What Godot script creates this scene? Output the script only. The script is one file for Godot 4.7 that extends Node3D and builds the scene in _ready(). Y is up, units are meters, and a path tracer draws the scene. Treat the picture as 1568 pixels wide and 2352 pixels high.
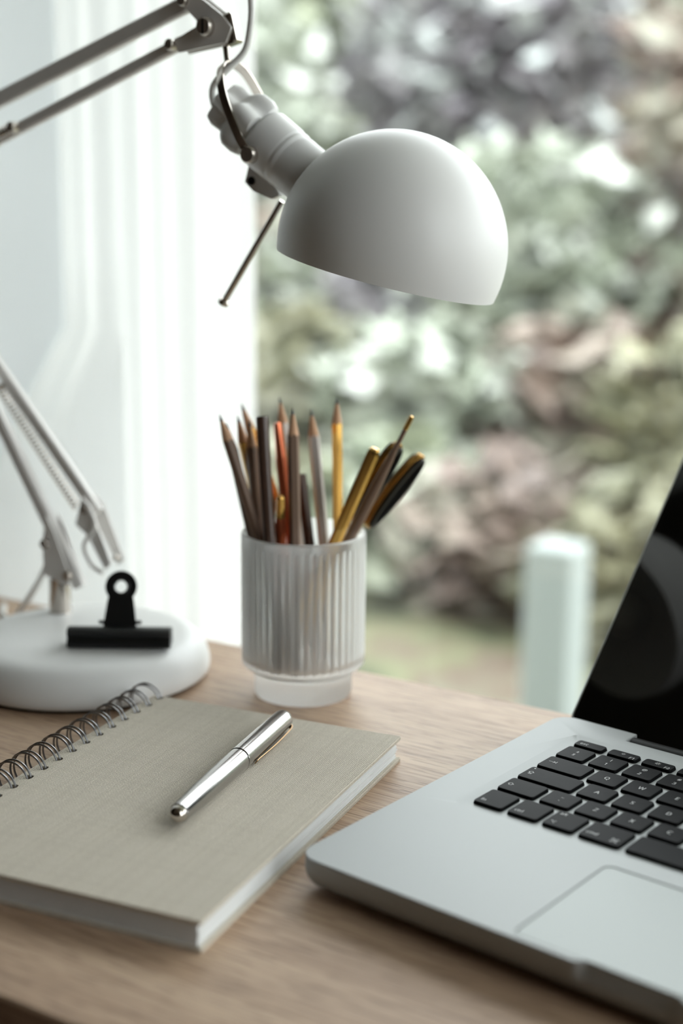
extends Node3D
# A bright desk by a window: laptop, ring notebook with pen, frosted glass of pencils, swing-arm lamp.
# Everything near the desk is laid out in millimetres: x along the laptop's front, y above the table top, z towards the user.

const MM := 0.001
const CAM_AT := Vector3(0.352020, 0.298778, 0.555016)
const CAM_RT := Vector3(0.775230, 0.009810, -0.631602)
const CAM_UP := Vector3(-0.144306, 0.976189, -0.161959)
const CAM_FW := Vector3(-0.614975, -0.216699, -0.758187)
const ROOM_TURN := 7.8        # degrees between the laptop and the desk / window wall
var room_basis := Basis(Vector3.UP, deg_to_rad(ROOM_TURN))
var M := {}
var taken := {}
var key_meshes := {}
var text_meshes := {}
var font: SystemFont


# ------------------------------------------------------------------ mesh helpers
class Soup:
	var p := PackedVector3Array()

	func tri(a: Vector3, b: Vector3, c: Vector3) -> void:   # counter-clockwise seen from outside
		p.append(a); p.append(b); p.append(c)

	func quad(a: Vector3, b: Vector3, c: Vector3, d: Vector3) -> void:
		tri(a, b, c); tri(a, c, d)

	func add(o: Soup, t: Transform3D) -> void:
		for v in o.p:
			p.append(t * v)

	func moved(t: Transform3D) -> Soup:
		var s := Soup.new()
		s.add(self, t)
		return s

	func mesh(smooth_deg := 40.0) -> ArrayMesh:
		var n := p.size()
		var fn := PackedVector3Array()
		fn.resize(n / 3)
		var at := {}
		for f in n / 3:
			var a := p[f * 3]
			var x := (p[f * 3 + 1] - a).cross(p[f * 3 + 2] - a)
			fn[f] = x
			if smooth_deg > 0.0:
				for k in 3:
					var key := (p[f * 3 + k] * 200000.0).round()
					if at.has(key):
						at[key].append(f)
					else:
						at[key] = PackedInt32Array([f])
		var pos := PackedVector3Array()
		var nor := PackedVector3Array()
		pos.resize(n)
		nor.resize(n)
		var limit := cos(deg_to_rad(smooth_deg))
		for f in n / 3:
			var own := fn[f].normalized()
			for k in 3:
				var v := p[f * 3 + k]
				var sum := own
				if smooth_deg > 0.0:
					sum = Vector3.ZERO
					for g in at[(v * 200000.0).round()]:
						if fn[g].normalized().dot(own) > limit:
							sum += fn[g]
					sum = sum.normalized() if sum.length() > 0.0 else own
				var to := f * 3 + (2 - k)     # Godot's front faces run clockwise
				pos[to] = v
				nor[to] = sum
		var arrays := []
		arrays.resize(Mesh.ARRAY_MAX)
		arrays[Mesh.ARRAY_VERTEX] = pos
		arrays[Mesh.ARRAY_NORMAL] = nor
		var m := ArrayMesh.new()
		m.add_surface_from_arrays(Mesh.PRIMITIVE_TRIANGLES, arrays)
		return m


func V(x: float, y: float, z: float) -> Vector3:
	return Vector3(x, y, z) * MM


func ring(w: float, d: float, r: float, y: float, n := 4, cx := 0.0, cz := 0.0) -> PackedVector3Array:
	# rounded rectangle in millimetres, counter-clockwise from above
	var out := PackedVector3Array()
	r = maxf(r, 0.01)
	for q in 4:
		var sx: float = [1, -1, -1, 1][q]
		var sz: float = [-1, -1, 1, 1][q]
		for k in n + 1:
			var a := (q + float(k) / n) * PI / 2.0
			out.append(V(cx + sx * (w / 2 - r) + r * cos(a), y, cz + sz * (d / 2 - r) - r * sin(a)))
	return out


func circle(r: float, y: float, n := 32, cx := 0.0, cz := 0.0) -> PackedVector3Array:
	var out := PackedVector3Array()
	for k in n:
		var a := TAU * k / n
		out.append(V(cx + r * cos(a), y, cz - r * sin(a)))
	return out


func loft(s: Soup, rings: Array, low := true, high := true, closed := true) -> void:
	for k in rings.size() - 1:
		var r0: PackedVector3Array = rings[k]
		var r1: PackedVector3Array = rings[k + 1]
		var n := r0.size()
		for i in (n if closed else n - 1):
			var j := (i + 1) % n
			s.quad(r0[i], r0[j], r1[j], r1[i])
	if low:
		cap(s, rings[0], false)
	if high:
		cap(s, rings[-1], true)


func cap(s: Soup, r: PackedVector3Array, up: bool) -> void:
	var c := Vector3.ZERO
	for v in r:
		c += v / r.size()
	for i in r.size():
		var j := (i + 1) % r.size()
		if up:
			s.tri(r[i], r[j], c)
		else:
			s.tri(r[j], r[i], c)


func flat_poly(s: Soup, poly: PackedVector2Array, y: float, up := true) -> void:
	# polygon given in metres (x, z)
	var idx := Geometry2D.triangulate_polygon(poly)
	for k in range(0, idx.size(), 3):
		var a := poly[idx[k]]
		var b := poly[idx[k + 1]]
		var c := poly[idx[k + 2]]
		var va := Vector3(a.x, y, a.y)
		var vb := Vector3(b.x, y, b.y)
		var vc := Vector3(c.x, y, c.y)
		if ((vb - va).cross(vc - va).y > 0.0) == up:
			s.tri(va, vb, vc)
		else:
			s.tri(va, vc, vb)


func flat2(r: PackedVector3Array) -> PackedVector2Array:
	var out := PackedVector2Array()
	for v in r:
		out.append(Vector2(v.x, v.z))
	return out


func lathe(s: Soup, profile: Array, segs := 32, wave := [], close := false) -> void:
	# profile of [radius, height] in mm, bottom to top along the outside
	# wave: [count, depth, phase, least radius, from height, to height]; a negative count makes flutes
	var rings := []
	for q in profile:
		var r := PackedVector3Array()
		for k in segs:
			var a := TAU * k / segs
			var rr: float = q[0]
			if wave and rr > wave[3] and q[1] > wave[4] and q[1] < wave[5]:
				rr = rr + wave[1] * absf(sin(a * wave[0] / -2.0)) if wave[0] < 0 else rr * (1.0 + wave[1] * sin(a * wave[0] + wave[2]))
			r.append(V(rr * cos(a), q[1], -rr * sin(a)))
		rings.append(r)
	if close:
		rings.append(rings[0])
	loft(s, rings, false, false)
	if not close:
		if profile[0][0] > 0.001:
			cap(s, rings[0], false)
		if profile[-1][0] > 0.001:
			cap(s, rings[-1], true)


func tube(s: Soup, pts: Array, radius: float, segs := 10, loop := false) -> void:
	# points in metres, radius in mm
	var n := pts.size()
	var normal := Vector3.ZERO
	var rings := []
	for i in n:
		var a: Vector3 = pts[(i - 1 + n) % n] if loop or i > 0 else pts[0]
		var b: Vector3 = pts[(i + 1) % n] if loop or i < n - 1 else pts[n - 1]
		var t := (b - a).normalized()
		if normal == Vector3.ZERO:
			normal = t.cross(Vector3.UP if absf(t.y) < 0.9 else Vector3.RIGHT).normalized()
		normal = (normal - t * normal.dot(t)).normalized()
		var side := t.cross(normal)
		var r := PackedVector3Array()
		for k in segs:
			var w := TAU * k / segs
			r.append(pts[i] + (normal * cos(w) + side * sin(w)) * radius * MM)
		rings.append(r)
	if loop:
		rings.append(rings[0])
		loft(s, rings, false, false)
	else:
		loft(s, rings, true, true)


func strip(s: Soup, pts: Array, across: Array, wide: float, thick: float) -> void:
	# a flat band along pts (metres); across[i] is the direction of its width
	var rings := []
	for i in pts.size():
		var a: Vector3 = pts[maxi(i - 1, 0)]
		var b: Vector3 = pts[mini(i + 1, pts.size() - 1)]
		var t := (b - a).normalized()
		var w: Vector3 = across[i]
		w = (w - t * w.dot(t)).normalized()
		var up := t.cross(w)
		var hw := wide * MM / 2
		var ht := thick * MM / 2
		var c := minf(hw, ht) * 0.4
		var r := PackedVector3Array()
		for q in [[1, -1], [1, 1], [-1, 1], [-1, -1]]:
			var first := Vector2(q[0] * hw, q[1] * (ht - c))
			var second := Vector2(q[0] * (hw - c), q[1] * ht)
			if q[0] * q[1] < 0:
				var keep := first
				first = second
				second = keep
			r.append(pts[i] + w * first.x + up * first.y)
			r.append(pts[i] + w * second.x + up * second.y)
		rings.append(r)
	loft(s, rings, true, true)


func beam(s: Soup, a: Vector3, b: Vector3, across: Vector3, wide: float, thick: float) -> void:
	strip(s, [a, b], [across, across], wide, thick)


func block(s: Soup, size: Vector3, at: Vector3, bevel := 1.0, corner := 0.0) -> void:
	# chamfered box, millimetres, at = centre of its underside
	var c := maxf(corner, bevel)
	var n := 4 if corner > 0.0 else 1
	loft(s, [ring(size.x - 2 * bevel, size.z - 2 * bevel, maxf(c - bevel, 0.02), at.y, n, at.x, at.z), ring(size.x, size.z, c, at.y + bevel, n, at.x, at.z),
		ring(size.x, size.z, c, at.y + size.y - bevel, n, at.x, at.z), ring(size.x - 2 * bevel, size.z - 2 * bevel, maxf(c - bevel, 0.02), at.y + size.y, n, at.x, at.z)])


func plate(s: Soup, poly: Array, z0: float, z1: float) -> void:
	# polygon in mm in the xy plane, extruded from z0 to z1 (mm)
	var p2 := PackedVector2Array()
	for q in poly:
		p2.append(Vector2(q[0], q[1]) * MM)
	if Geometry2D.is_polygon_clockwise(p2):
		p2.reverse()
	# is_polygon_clockwise works with y down; make it counter-clockwise with y up
	var area := 0.0
	for i in p2.size():
		var a := p2[i]
		var b := p2[(i + 1) % p2.size()]
		area += a.x * b.y - b.x * a.y
	if area < 0.0:
		p2.reverse()
	var idx := Geometry2D.triangulate_polygon(p2)
	for k in range(0, idx.size(), 3):
		var a := p2[idx[k]]
		var b := p2[idx[k + 1]]
		var c := p2[idx[k + 2]]
		if (b - a).cross(c - a) < 0.0:
			var keep := b
			b = c
			c = keep
		s.tri(Vector3(a.x, a.y, z1 * MM), Vector3(b.x, b.y, z1 * MM), Vector3(c.x, c.y, z1 * MM))
		s.tri(Vector3(a.x, a.y, z0 * MM), Vector3(c.x, c.y, z0 * MM), Vector3(b.x, b.y, z0 * MM))
	for i in p2.size():
		var a := p2[i]
		var b := p2[(i + 1) % p2.size()]
		s.quad(Vector3(a.x, a.y, z0 * MM), Vector3(b.x, b.y, z0 * MM), Vector3(b.x, b.y, z1 * MM), Vector3(a.x, a.y, z1 * MM))


func upright(dir: Vector3) -> Basis:
	# a basis whose y axis is dir
	var y := dir.normalized()
	var x := y.cross(Vector3.BACK if absf(y.z) < 0.9 else Vector3.RIGHT).normalized()
	return Basis(x, y, x.cross(y))


func smooth_path(pts: Array, steps := 8) -> Array:
	# Catmull-Rom through the points
	var out := []
	for i in pts.size() - 1:
		var a: Vector3 = pts[maxi(i - 1, 0)]
		var b: Vector3 = pts[i]
		var c: Vector3 = pts[i + 1]
		var d: Vector3 = pts[mini(i + 2, pts.size() - 1)]
		for k in steps:
			out.append(b.cubic_interpolate(c, a, d, float(k) / steps))
	out.append(pts[-1])
	return out


# ------------------------------------------------------------------ scene helpers
func numbered(called: String) -> String:
	taken[called] = taken.get(called, 0) + 1
	return called if taken[called] == 1 else "%s_%03d" % [called, taken[called] - 1]


func tag(o: Node, label: String, category: String, group := "", kind := "") -> void:
	if label:
		o.set_meta("label", label)
	if category:
		o.set_meta("category", category)
	if group:
		o.set_meta("group", group)
	if kind:
		o.set_meta("kind", kind)


func thing(called: String, label: String, category: String, at := Transform3D(), group := "") -> Node3D:
	var o := Node3D.new()
	o.name = numbered(called)
	add_child(o)
	o.transform = at
	tag(o, label, category, group)
	return o


func part(parent: Node, called: String, mesh: Mesh, mat: Material, at := Transform3D(), label := "") -> MeshInstance3D:
	var o := MeshInstance3D.new()
	o.name = called if parent != self else numbered(called)
	o.mesh = mesh
	o.material_override = mat
	o.transform = at
	o.cast_shadow = GeometryInstance3D.SHADOW_CASTING_SETTING_ON
	parent.add_child(o, true)
	if label:
		o.set_meta("label", label)
	return o


func make(parent: Node, called: String, s: Soup, mat: Material, smooth := 40.0, at := Transform3D(), label := "") -> MeshInstance3D:
	return part(parent, called, s.mesh(smooth), mat, at, label)


func structure(called: String, s: Soup, mat: Material, label: String, category: String, at := Transform3D()) -> MeshInstance3D:
	var o := make(self, called, s, mat, 30.0, at)
	tag(o, label, category, "", "structure")
	return o


func in_room(u: float, y: float, w: float) -> Vector3:
	# u along the window wall, w towards the window, metres, from the laptop's origin
	return room_basis * Vector3(u, y, -w)


func room_at(u := 0.0, y := 0.0, w := 0.0) -> Transform3D:
	return Transform3D(room_basis, in_room(u, y, w))


func room_box(u0: float, u1: float, y0: float, y1: float, w0: float, w1: float) -> Soup:
	var s := Soup.new()
	block(s, Vector3(u1 - u0, y1 - y0, w1 - w0) * 1000.0, Vector3((u0 + u1) / 2, y0, -(w0 + w1) / 2) * 1000.0, 1.0)
	return s


func mat(called: String, color: Color, rough := 0.5, metal := 0.0, spec := 0.5) -> StandardMaterial3D:
	var m := StandardMaterial3D.new()
	m.resource_name = called
	m.albedo_color = color
	m.roughness = rough
	m.metallic = metal
	m.metallic_specular = spec
	M[called] = m
	return m


# ------------------------------------------------------------------ textures
func noise_image(w: int, h: int, freq: float, octaves: int, seed_: int) -> Image:
	var n := FastNoiseLite.new()
	n.noise_type = FastNoiseLite.TYPE_SIMPLEX_SMOOTH
	n.frequency = freq
	n.fractal_octaves = octaves
	n.seed = seed_
	return n.get_seamless_image(w, h)


func wood_texture() -> Array:
	# fine open-pored veneer; the grain runs along x
	var w := 1024
	var h := 1024
	var broad := noise_image(64, 256, 0.018, 3, 5)
	broad.resize(w, h, Image.INTERPOLATE_CUBIC)
	var fibre := noise_image(64, 1024, 0.06, 3, 9)
	fibre.resize(w, h, Image.INTERPOLATE_CUBIC)
	var pores := noise_image(128, 1024, 0.13, 2, 21)
	pores.resize(w, h, Image.INTERPOLATE_CUBIC)
	var out := Image.create(w, h, false, Image.FORMAT_RGB8)
	var bump := Image.create(w, h, false, Image.FORMAT_RGB8)
	var light := Color(0.77, 0.66, 0.555)
	var dark := Color(0.65, 0.535, 0.44)
	for y in h:
		for x in w:
			var t := 0.55 * broad.get_pixel(x, y).r + 0.45 * fibre.get_pixel(x, y).r
			var pore := smoothstep(0.60, 0.75, pores.get_pixel(x, y).r)
			var c := dark.lerp(light, smoothstep(0.2, 0.8, t))
			c = c.lerp(Color(0.42, 0.32, 0.26), pore * 0.45)
			out.set_pixel(x, y, c)
			var g := 0.8 - 0.7 * pore
			bump.set_pixel(x, y, Color(g, g, g))
	return [ImageTexture.create_from_image(out), ImageTexture.create_from_image(bump)]


func linen_texture() -> Array:
	# plain weave, 24 threads each way in one tile, threads of uneven width and tone
	var n := 480
	var threads := 24
	var each := n / threads
	var rng := RandomNumberGenerator.new()
	rng.seed = 12
	var tone_x := []
	var tone_y := []
	for k in threads:
		tone_x.append(rng.randf_range(-0.025, 0.025))
		tone_y.append(rng.randf_range(-0.025, 0.025))
	var wander := noise_image(n, n, 0.02, 2, 4)
	var out := Image.create(n, n, false, Image.FORMAT_RGB8)
	var bump := Image.create(n, n, false, Image.FORMAT_RGB8)
	for y in n:
		for x in n:
			var d := (wander.get_pixel(x, y).r - 0.5) * 9.0
			var fx := fposmod(x + d, n) / each
			var fy := fposmod(y - d, n) / each
			var ix := int(fx) % threads
			var iy := int(fy) % threads
			var px := absf(fposmod(fx, 1.0) - 0.5) * 2.0
			var py := absf(fposmod(fy, 1.0) - 0.5) * 2.0
			var over := (ix + iy) % 2 == 0
			var height := (1.0 - px * px) * 0.9 if over else (1.0 - py * py) * 0.9
			var gap := smoothstep(0.5, 0.95, px) * smoothstep(0.5, 0.95, py)
			var t: float = (tone_x[ix] if over else tone_y[iy])
			var c := Color(0.87 + t, 0.835 + t, 0.775 + t)
			c = c.lerp(Color(0.25, 0.22, 0.18), gap * 0.9)
			out.set_pixel(x, y, c)
			var g := clampf(height * (1.0 - gap), 0.0, 1.0)
			bump.set_pixel(x, y, Color(g, g, g))
	return [ImageTexture.create_from_image(out), ImageTexture.create_from_image(bump)]


func mottled(called: String, colors: Array, freq: float, size: int, metres: float, seed_: int, rough := 0.9) -> StandardMaterial3D:
	var im := noise_image(size, size, freq, 4, seed_)
	var out := Image.create(size, size, false, Image.FORMAT_RGB8)
	for y in size:
		for x in size:
			var t := clampf((im.get_pixel(x, y).r - 0.15) / 0.7, 0.0, 0.999) * (colors.size() - 1)
			var k := int(t)
			out.set_pixel(x, y, colors[k].lerp(colors[k + 1], t - k))
	var m := mat(called, Color.WHITE, rough)
	m.albedo_texture = ImageTexture.create_from_image(out)
	m.uv1_triplanar = true
	m.uv1_scale = Vector3.ONE / metres
	return m


func materials() -> void:
	var wood := wood_texture()
	var desk := mat("oak_veneer", Color(1, 1, 1), 0.48)
	desk.albedo_texture = wood[0]
	desk.uv1_triplanar = true
	desk.uv1_scale = Vector3(1.7, 4.0, 4.0)
	desk.uv1_offset = Vector3(0.3, 0, 0.2)
	desk.heightmap_enabled = true
	desk.heightmap_texture = wood[1]
	desk.heightmap_scale = 0.012
	var linen := linen_texture()
	var cover := mat("linen_cover", Color(1, 1, 1), 0.85, 0.0, 0.3)
	cover.albedo_texture = linen[0]
	cover.uv1_triplanar = true
	cover.uv1_scale = Vector3(41, 41, 41)
	cover.heightmap_enabled = true
	cover.heightmap_texture = linen[1]
	cover.heightmap_scale = 0.03
	mat("aluminium", Color(0.655, 0.665, 0.665), 0.55, 0.35)
	mat("trackpad_glass", Color(0.64, 0.655, 0.65), 0.52, 0.35)
	mat("key_black", Color(0.035, 0.035, 0.04), 0.5, 0.0, 0.18)
	mat("legend_white", Color(0.82, 0.82, 0.82), 0.6)
	mat("screen_black", Color(0.012, 0.012, 0.012), 0.04, 0.0, 0.5)
	mat("hinge_black", Color(0.04, 0.038, 0.038), 0.5, 0.0, 0.35)
	mat("rubber_black", Color(0.05, 0.048, 0.046), 0.7)
	mat("paper", Color(0.90, 0.90, 0.895), 0.9, 0.0, 0.3)
	mat("wire_steel", Color(0.58, 0.58, 0.59), 0.28, 1.0)
	mat("pen_steel", Color(0.68, 0.67, 0.665), 0.18, 1.0)
	mat("chrome", Color(0.76, 0.73, 0.70), 0.13, 1.0)
	mat("nickel_arm", Color(0.90, 0.89, 0.88), 0.42, 0.05)
	mat("screw_steel", Color(0.72, 0.69, 0.66), 0.3, 0.85)
	mat("lamp_white", Color(0.90, 0.90, 0.895), 0.42)
	mat("cable_white", Color(0.90, 0.90, 0.89), 0.45)
	mat("clip_black", Color(0.045, 0.045, 0.05), 0.4)
	mat("brass", Color(0.72, 0.55, 0.30), 0.25, 1.0)
	mat("clip_gold", Color(0.58, 0.46, 0.33), 0.25, 1.0)
	mat("gold", Color(0.83, 0.66, 0.36), 0.24, 0.95)
	mat("copper", Color(0.80, 0.45, 0.32), 0.28, 0.9)
	mat("rose_silver", Color(0.80, 0.77, 0.75), 0.3, 0.35)
	mat("brown_lacquer", Color(0.46, 0.37, 0.31), 0.38)
	mat("dark_brown_lacquer", Color(0.30, 0.225, 0.19), 0.3)
	mat("bare_wood", Color(0.76, 0.60, 0.47), 0.7)
	mat("graphite", Color(0.10, 0.10, 0.105), 0.4)
	var glass := mat("frosted_glass", Color(0.98, 0.99, 0.99, 0.0), 0.3)
	glass.transparency = BaseMaterial3D.TRANSPARENCY_ALPHA
	glass.refraction_enabled = true
	glass.refraction_scale = 0.05
	glass.backlight_enabled = true
	glass.backlight = Color(1.06, 1.06, 1.06)
	var clear := mat("clear_glass", Color(0.98, 0.99, 0.99, 0.0), 0.08)
	clear.transparency = BaseMaterial3D.TRANSPARENCY_ALPHA
	clear.refraction_enabled = true
	clear.refraction_scale = 0.05
	var pane := mat("window_glass", Color(1, 1, 1, 0.02), 0.0)
	pane.transparency = BaseMaterial3D.TRANSPARENCY_ALPHA
	var sheer := mat("sheer_cloth", Color(0.97, 0.97, 0.965, 0.93), 0.9, 0.0, 0.1)
	sheer.transparency = BaseMaterial3D.TRANSPARENCY_ALPHA
	sheer.backlight_enabled = true
	sheer.backlight = Color(1.15, 1.15, 1.145)
	mat("wall_white", Color(0.90, 0.92, 0.93), 0.9, 0.0, 0.2)
	mat("room_wall", Color(0.56, 0.50, 0.45), 0.9, 0.0, 0.2)
	mat("frame_white", Color(0.88, 0.88, 0.87), 0.5)
	mat("floor_wood", Color(0.42, 0.33, 0.27), 0.5)
	mat("ceiling_paint", Color(0.66, 0.63, 0.60), 0.9)
	mat("bark", Color(0.42, 0.30, 0.25), 0.9)
	mat("post_paint", Color(0.64, 0.67, 0.66), 0.7)
	mat("paving", Color(0.52, 0.53, 0.52), 0.9)
	var leaf := mat("leaf", Color(1, 1, 1), 0.5)
	leaf.vertex_color_use_as_albedo = true
	leaf.backlight_enabled = true
	leaf.backlight = Color(0.35, 0.35, 0.35)


# ------------------------------------------------------------------ laptop
func corner(sx: float, sz: float, a0: float, w: float, d: float, r: float) -> PackedVector3Array:
	var out := PackedVector3Array()
	for k in 9:
		var a := a0 + k * PI / 16
		out.append(V(sx * (w / 2 - r) + r * cos(a), 0, sz * (d / 2 - r) - r * sin(a)))
	return out


func laptop_outline(inset: float, scoop: float) -> PackedVector3Array:
	var w := 325.0 - 2 * inset
	var d := 227.0 - 2 * inset
	var r := maxf(11.0 - inset, 1.0)
	var hinge := 115.5 + inset
	var notch := 12.5
	var out := PackedVector3Array()
	out.append_array(corner(1, -1, 0.0, w, d, r))
	out.append(V(hinge, 0, -d / 2))
	out.append(V(hinge, 0, -d / 2 + notch))
	out.append(V(-hinge, 0, -d / 2 + notch))
	out.append(V(-hinge, 0, -d / 2))
	out.append_array(corner(-1, -1, PI / 2, w, d, r))
	out.append_array(corner(-1, 1, PI, w, d, r))
	for k in 25:
		var x := -24.0 + 2.0 * k
		var deep := scoop * smoothstep(24.0, 18.5, absf(x))
		out.append(V(x, 0, d / 2 - deep))
	out.append_array(corner(1, 1, PI * 1.5, w, d, r))
	return out


func lifted(r: PackedVector3Array, y: float) -> PackedVector3Array:
	var out := PackedVector3Array()
	for v in r:
		out.append(Vector3(v.x, y * MM, v.z))
	return out


func key_mesh(w: float, d: float) -> ArrayMesh:
	var id := Vector2(w, d)
	if not key_meshes.has(id):
		var s := Soup.new()
		loft(s, [ring(w + 0.9, d + 0.9, 1.9, 0.0, 3), ring(w + 0.8, d + 0.8, 1.9, 0.5, 3), ring(w + 0.1, d + 0.1, 1.6, 1.55, 3), ring(w - 0.5, d - 0.5, 1.3, 1.7, 3)], false)
		key_meshes[id] = s.mesh(35.0)
	return key_meshes[id]


func text_mesh(words: String, cap_mm: float) -> TextMesh:
	var id := "%s|%.2f" % [words, cap_mm]
	if not text_meshes.has(id):
		var t := TextMesh.new()
		t.text = words
		t.font = font
		t.font_size = 32
		t.pixel_size = cap_mm * MM / (32 * 0.714)
		t.depth = 0.04 * MM
		t.curve_step = 1.0
		text_meshes[id] = t
	return text_meshes[id]


func write(key: Node3D, words: String, cap_mm: float, x: float, z: float) -> void:
	var flat := Basis(Vector3.RIGHT, -PI / 2)
	part(key, "legend", text_mesh(words, cap_mm), M.legend_white, Transform3D(flat, V(x, 1.72, z)))


func stroke(key: Node3D, lines: Array, x: float, z: float, wide := 0.28) -> void:
	# thin printed line drawing; points are [x, up] in mm round (x, z)
	var s := Soup.new()
	for l in lines:
		for i in l.size() - 1:
			var a := V(x + l[i][0], 1.72, z - l[i][1])
			var b := V(x + l[i + 1][0], 1.72, z - l[i + 1][1])
			beam(s, a, b, (b - a).cross(Vector3.UP), wide, 0.04)
	make(key, "legend", s, M.legend_white, 0.0)


func round_line(r: float, n := 12, cx := 0.0, cy := 0.0) -> Array:
	var out := []
	for k in n + 1:
		out.append([cx + r * cos(TAU * k / n), cy + r * sin(TAU * k / n)])
	return out


func build_laptop() -> void:
	var lap := thing("laptop", "silver laptop with black keys, opened wide at the right of the desk", "laptop", Transform3D(Basis(), V(136.5, 0, 5.5)))
	# body: lofted shell, then the top plate with the keyboard well and the trackpad cut out
	var s := Soup.new()
	var layers := [[13.0, 1.6, 0.0], [7.0, 2.3, 0.0], [3.0, 4.0, 0.0], [1.0, 6.5, 0.0], [0.2, 9.0, 0.6], [0.0, 11.0, 1.6], [0.0, 14.0, 2.8], [0.0, 16.6, 3.4], [0.35, 17.0, 3.5]]
	var rings := []
	for l in layers:
		rings.append(lifted(laptop_outline(l[0], l[2]), l[1]))
	loft(s, rings, false, false)
	flat_poly(s, flat2(rings[0]), 1.6 * MM, false)
	var well := flat2(ring(283.0, 115.0, 3.0, 0, 4, 0.4, -33.9))
	var pad_hole := flat2(ring(105.6, 76.6, 4.5, 0, 5, 0.0, 72.0))
	var top := flat2(rings[-1])
	var gx := [-0.2, 0.0, 0.2]
	var gz := [-0.2, -0.0339, 0.03, 0.072, 0.2]
	for i in gx.size() - 1:
		for j in gz.size() - 1:
			var cell := PackedVector2Array([Vector2(gx[i], gz[j]), Vector2(gx[i + 1], gz[j]), Vector2(gx[i + 1], gz[j + 1]), Vector2(gx[i], gz[j + 1])])
			for a in Geometry2D.intersect_polygons(cell, top):
				for b in Geometry2D.clip_polygons(a, well):
					for c in Geometry2D.clip_polygons(b, pad_hole):
						flat_poly(s, c, 17.0 * MM)
	# sloped side and floor of the well; the shallow pocket of the trackpad
	var w0 := ring(283.0, 115.0, 3.0, 17.0, 4, 0.4, -33.9)
	var w1 := ring(277.0, 110.4, 2.0, 15.35, 4, 0.6, -33.0)
	loft(s, [w0, w1], false, false)
	var inside := Soup.new()
	cap(inside, w1, true)
	s.add(inside, Transform3D())
	var t0 := ring(105.6, 76.6, 4.5, 17.0, 5, 0, 72.0)
	var t1 := ring(105.6, 76.6, 4.5, 15.9, 5, 0, 72.0)
	loft(s, [t0, t1], false, false)
	cap(s, t1, true)
	make(lap, "body", s, M.aluminium, 38.0, Transform3D(), "silver aluminium body with a scooped front lip")
	var pad := Soup.new()
	block(pad, Vector3(104.4, 0.85, 75.4), Vector3(0, 15.9, 72.0), 0.2, 4.0)
	make(lap, "trackpad", pad, M.trackpad_glass)
	for q in [[-140, -92], [140, -92], [-140, 92], [140, 92]]:
		var f := Soup.new()
		loft(f, [circle(7, 0, 20, q[0], q[1]), circle(7.6, 0.6, 20, q[0], q[1]), circle(7.6, 1.8, 20, q[0], q[1])])
		make(lap, "foot", f, M.rubber_black)
	# keys
	var unit := 19.0
	var rows := [
		[20.8, 17.4, [["fn", 1], ["ctrl", 1], ["alt", 1], ["cmd", 1.25], ["space", 5], ["cmd2", 1.25], ["alt2", 1], ["left", 1], ["down", 1], ["right", 1]]],
		[0.0, 15.1, [["shift", 1.25], ["`", 1], ["Z", 1], ["X", 1], ["C", 1], ["V", 1], ["B", 1], ["N", 1], ["M", 1], [",", 1], [".", 1], ["/", 1], ["shift", 2.25]]],
		[-18.41, 15.1, [["caps", 1.75], ["A", 1], ["S", 1], ["D", 1], ["F", 1], ["G", 1], ["H", 1], ["J", 1], ["K", 1], ["L", 1], [";", 1], ["'", 1], ["\\", 1], ["enter", 0.75]]],
		[-36.82, 15.1, [["tab", 1.5], ["Q", 1], ["W", 1], ["E", 1], ["R", 1], ["T", 1], ["Y", 1], ["U", 1], ["I", 1], ["O", 1], ["P", 1], ["[", 1], ["]", 1], ["", 1]]],
		[-55.23, 15.1, [["sec", 1], ["1!", 1], ["2@", 1], ["3#", 1], ["4$", 1], ["5%", 1], ["6^", 1], ["7&", 1], ["8*", 1], ["9(", 1], ["0)", 1], ["-_", 1], ["=+", 1], ["delete", 1.5]]],
		[-73.84, 7.2, [["esc", 1.0357], ["F1", 1.0357], ["F2", 1.0357], ["F3", 1.0357], ["F4", 1.0357], ["F5", 1.0357], ["F6", 1.0357], ["F7", 1.0357], ["F8", 1.0357], ["F9", 1.0357], ["F10", 1.0357], ["F11", 1.0357], ["F12", 1.0357], ["eject", 1.0357]]],
	]
	for row in rows:
		var at := 0.0
		for k in row[2]:
			var wide: float = k[1] * unit - 3.5
			var x: float = (at + k[1] / 2.0) * unit - 136.5
			at += k[1]
			var z: float = row[0] - row[1] / 2.0 - 5.5
			var key := part(lap, "key", key_mesh(wide, row[1]), M.key_black, Transform3D(Basis(), V(x, 15.36, z)))
			legend(key, k[0], wide, row[1])
	# clutch bar in the hinge notch, lid with black glass
	var bar := Soup.new()
	var bar_ring := []
	for x in [-115.0, 115.0]:
		var r := PackedVector3Array()
		for k in 20:
			var a := TAU * k / 20
			r.append(V(x, 10.2 - 6.4 * cos(a), -108.2 + 6.4 * sin(a)))
		bar_ring.append(r)
	loft(bar, bar_ring)
	make(lap, "hinge_bar", bar, M.hinge_black)
	var up := Vector3(0, 0.7314, -0.6820)
	var lid_at := Transform3D(Basis(Vector3.RIGHT, up, Vector3.RIGHT.cross(up)), V(0, 17.0, -128.3) + up * 0.0)
	# lid axes: x across, y up the lid, z out of the screen
	var lid := Soup.new()
	var lie := Transform3D(Basis(Vector3.RIGHT, PI / 2), Vector3.ZERO)      # the ring's plane xz becomes the lid's plane
	var ls := Soup.new()
	loft(ls, [ring(317, 220, 6, -6.0, 5), ring(323, 226, 8, -5.2, 5), ring(325, 228, 9, -3.4, 5), ring(325, 228, 9, -0.5, 5), ring(324.2, 227.2, 8.6, 0.0, 5)])
	lid.add(ls, lie)
	make(lap, "lid", lid.moved(Transform3D(Basis(), V(0, 101, 0))), M.aluminium, 38.0, lid_at, "thin aluminium lid edge")
	var glass := Soup.new()
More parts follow.
